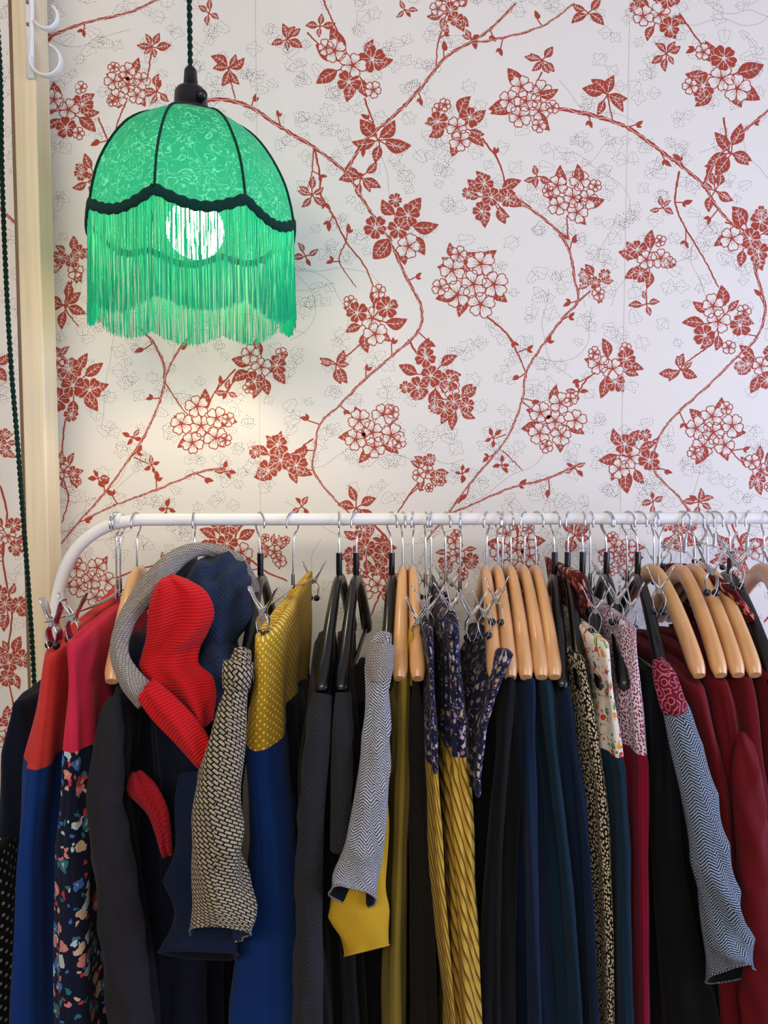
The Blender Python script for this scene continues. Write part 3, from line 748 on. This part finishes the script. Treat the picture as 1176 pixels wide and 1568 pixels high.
tube('tweed_sleeve',[(371,992,-.22,13),(366,1030,-.24,18),(360,1065,-.25,19),(346,1140,-.26,30),(335,1220,-.265,38),(334,1300,-.265,42),(340,1380,-.265,46),(337,1430,-.265,50)],[F['tweed']],depth=.7,seed=11,lining=F['bluelin'],wr=.10,crease=.22,shear=1.0)
tube('tweed_sleeve_cuff',[(366,1012,-.245,22),(363,1032,-.25,23),(361,1052,-.25,22)],[F['tweed']],depth=.8,seed=12)
tube('navy_coat_sleeve',[(300,1180,-.2,24),(308,1300,-.215,46),(314,1400,-.22,58),(312,1462,-.22,64)],[F['slate']],depth=.5,seed=13,lining=F['black'],shear=.9,wr=.14,crease=.25)
tube('herringbone_sleeve',[(590,968,-.2,10),(584,1000,-.22,18),(578,1060,-.24,19),(577,1130,-.25,21),(570,1200,-.255,24),(560,1280,-.26,29),(548,1335,-.26,34),(540,1374,-.26,39)],[F['herr']],depth=.7,seed=15,lining=F['navyd'],wr=.12,crease=.3)
tube('herringbone_cuff',[(586,985,-.235,19),(581,1015,-.24,20),(580,1040,-.24,17)],[F['tweedg']],depth=.8,seed=16)
tube('yellow_lined_sleeve',[(580,1180,-.2,12),(570,1260,-.215,28),(550,1350,-.22,44),(549,1400,-.22,48),(562,1455,-.22,36)],[F['yel']],depth=.45,seed=17,lining=F['herr'],crease=.25,wr=.14,shear=.7)
garment('olive_corduroy_dress',[(1035,606,626),(1120,602,628),(1300,596,626),(1560,588,628)],-.21,.17,[F['olive']],pleat=.003)
garment('brown_wool_coat',[(1030,629,650),(1200,629,655),(1560,625,670)],-.20,.17,[F['dbrown']],pleat=.005)
garment('yellow_trim_blouse',[(970,626,640),(1025,626,641)],-.18,-.05,[F['yel']],pleat=.001,zend=1.30)
garment('printed_skirt',[(965,650,662),(1050,650,668),(1186,655,670),(1190,654,672),(1350,662,684),(1560,690,705)],-.235,-.02,[F['patt'],F['must']],split=1188,pleat=.003)
garment('pleated_print_skirt',[(960,682,704),(1060,680,714),(1180,684,716),(1185,678,722),(1300,684,728),(1560,696,748)],-.24,.10,[F['patt'],F['must']],split=1165,pleat=.004,wl=.035,zback=.03)
garment('print_wrap_skirt',[(1000,758,788),(1050,736,768),(1110,722,748),(1180,718,738)],-.24,.10,[F['patt']],pleat=.004,zback=-.03,zend=1.15)
for k,(a,m) in enumerate([([(1035,765,790),(1100,748,800),(1300,735,800),(1560,728,800)],'black'),([(1040,800,822),(1100,792,830),(1300,795,842),(1560,800,852)],'navy2'),([(1043,828,850),(1120,828,868),(1300,838,885),(1560,850,900)],'teal'),([(1050,856,872),(1150,862,882),(1300,872,905),(1560,890,922)],'navy2')]):
    garment('navy_dress',a,-.215,.18,[F[m]],pleat=.008,wl=.06,seed=k,rise=.02)
garment('spotted_blouse',[(1008,878,904),(1070,880,916),(1200,900,932),(1400,912,940),(1560,922,946)],-.22,.15,[F['spots']],pleat=.004)
garment('folk_print_skirt',[(985,908,930),(1080,918,944),(1164,922,958),(1168,926,960),(1300,936,972),(1560,944,984)],-.235,.12,[F['multi'],F['teal']],split=1166,pleat=.004,zback=.02)
garment('dotted_skirt',[(962,958,974),(1060,958,984),(1162,962,1002),(1166,964,1004),(1350,966,1002),(1560,966,998)],-.225,.12,[F['pdots'],F['crim']],split=1164,pleat=.003,zback=.02)
garment('black_dress',[(1045,1004,1030),(1150,1000,1060),(1350,992,1090),(1560,985,1145)],-.20,.18,[F['black']],pleat=.008)
tube('paisley_shoulder',[(1008,1010,-.2,9),(1018,1035,-.22,18),(1030,1075,-.235,20),(1036,1090,-.235,18)],[F['pais']],seed=20)
tube('blue_herringbone_sleeve',[(1030,1066,-.22,16),(1040,1100,-.235,22),(1060,1180,-.245,26),(1082,1280,-.25,30),(1102,1380,-.25,35),(1118,1450,-.25,40),(1122,1492,-.25,43)],[F['herb']],depth=.7,seed=21,lining=F['black'],wr=.10,crease=.25)
for k,a in enumerate([[(1052,1046,1086),(1150,1062,1112),(1300,1085,1125),(1560,1110,1150)],[(1046,1084,1118),(1150,1098,1145),(1300,1118,1160),(1560,1145,1185)],[(1040,1124,1160),(1150,1128,1180),(1300,1145,1200),(1560,1160,1215)],[(1035,1165,1200),(1560,1200,1250)]]):
    garment('burgundy_dress',a,-.215,.18,[F['burg']],pleat=.007,wl=.07,seed=k,rise=.02)
tube('burgundy_sleeve',[(1136,1120,-.205,8),(1144,1180,-.232,22),(1154,1300,-.238,28),(1164,1420,-.24,30),(1170,1600,-.24,34)],[F['burg']],seed=25,crease=.2)
garment('maroon_print_blouse',[(905,1112,1128),(960,1140,1172),(1030,1158,1200)],-.13,.18,[F['maroon']],pleat=.003,rise=.02,zend=1.1)
garment('red_print_top',[(880,882,896),(960,898,925),(1000,905,925)],-.10,.15,[F['maroon']],pleat=.002,zend=1.2)

for h,t_ in ((208,170),(617,612),(632,640),(745,758),(763,782),(783,806),(803,830),(822,850),(1003,1072),(1045,1105),(1066,1132),(1085,1158),(1172,1235)): hanger(h,t_)
for h,t_ in ((519,492),(545,522),(600,590),(850,862),(870,893),(297,262),(398,372),(893,925),(930,958),(978,1020),(1120,1190)): hanger(h,t_,'black')
for h,t_,py in ((176,78,950),(182,112,940),(448,402,932),(652,655,930),(683,690,925),(705,722,938),(770,760,915),(745,742,935),(905,912,930),(930,945,915),(962,966,925),(1010,1010,900),(1050,1090,870),(1095,1130,860),(1145,1190,872),(660,640,945)): cliphanger(h,t_,py)
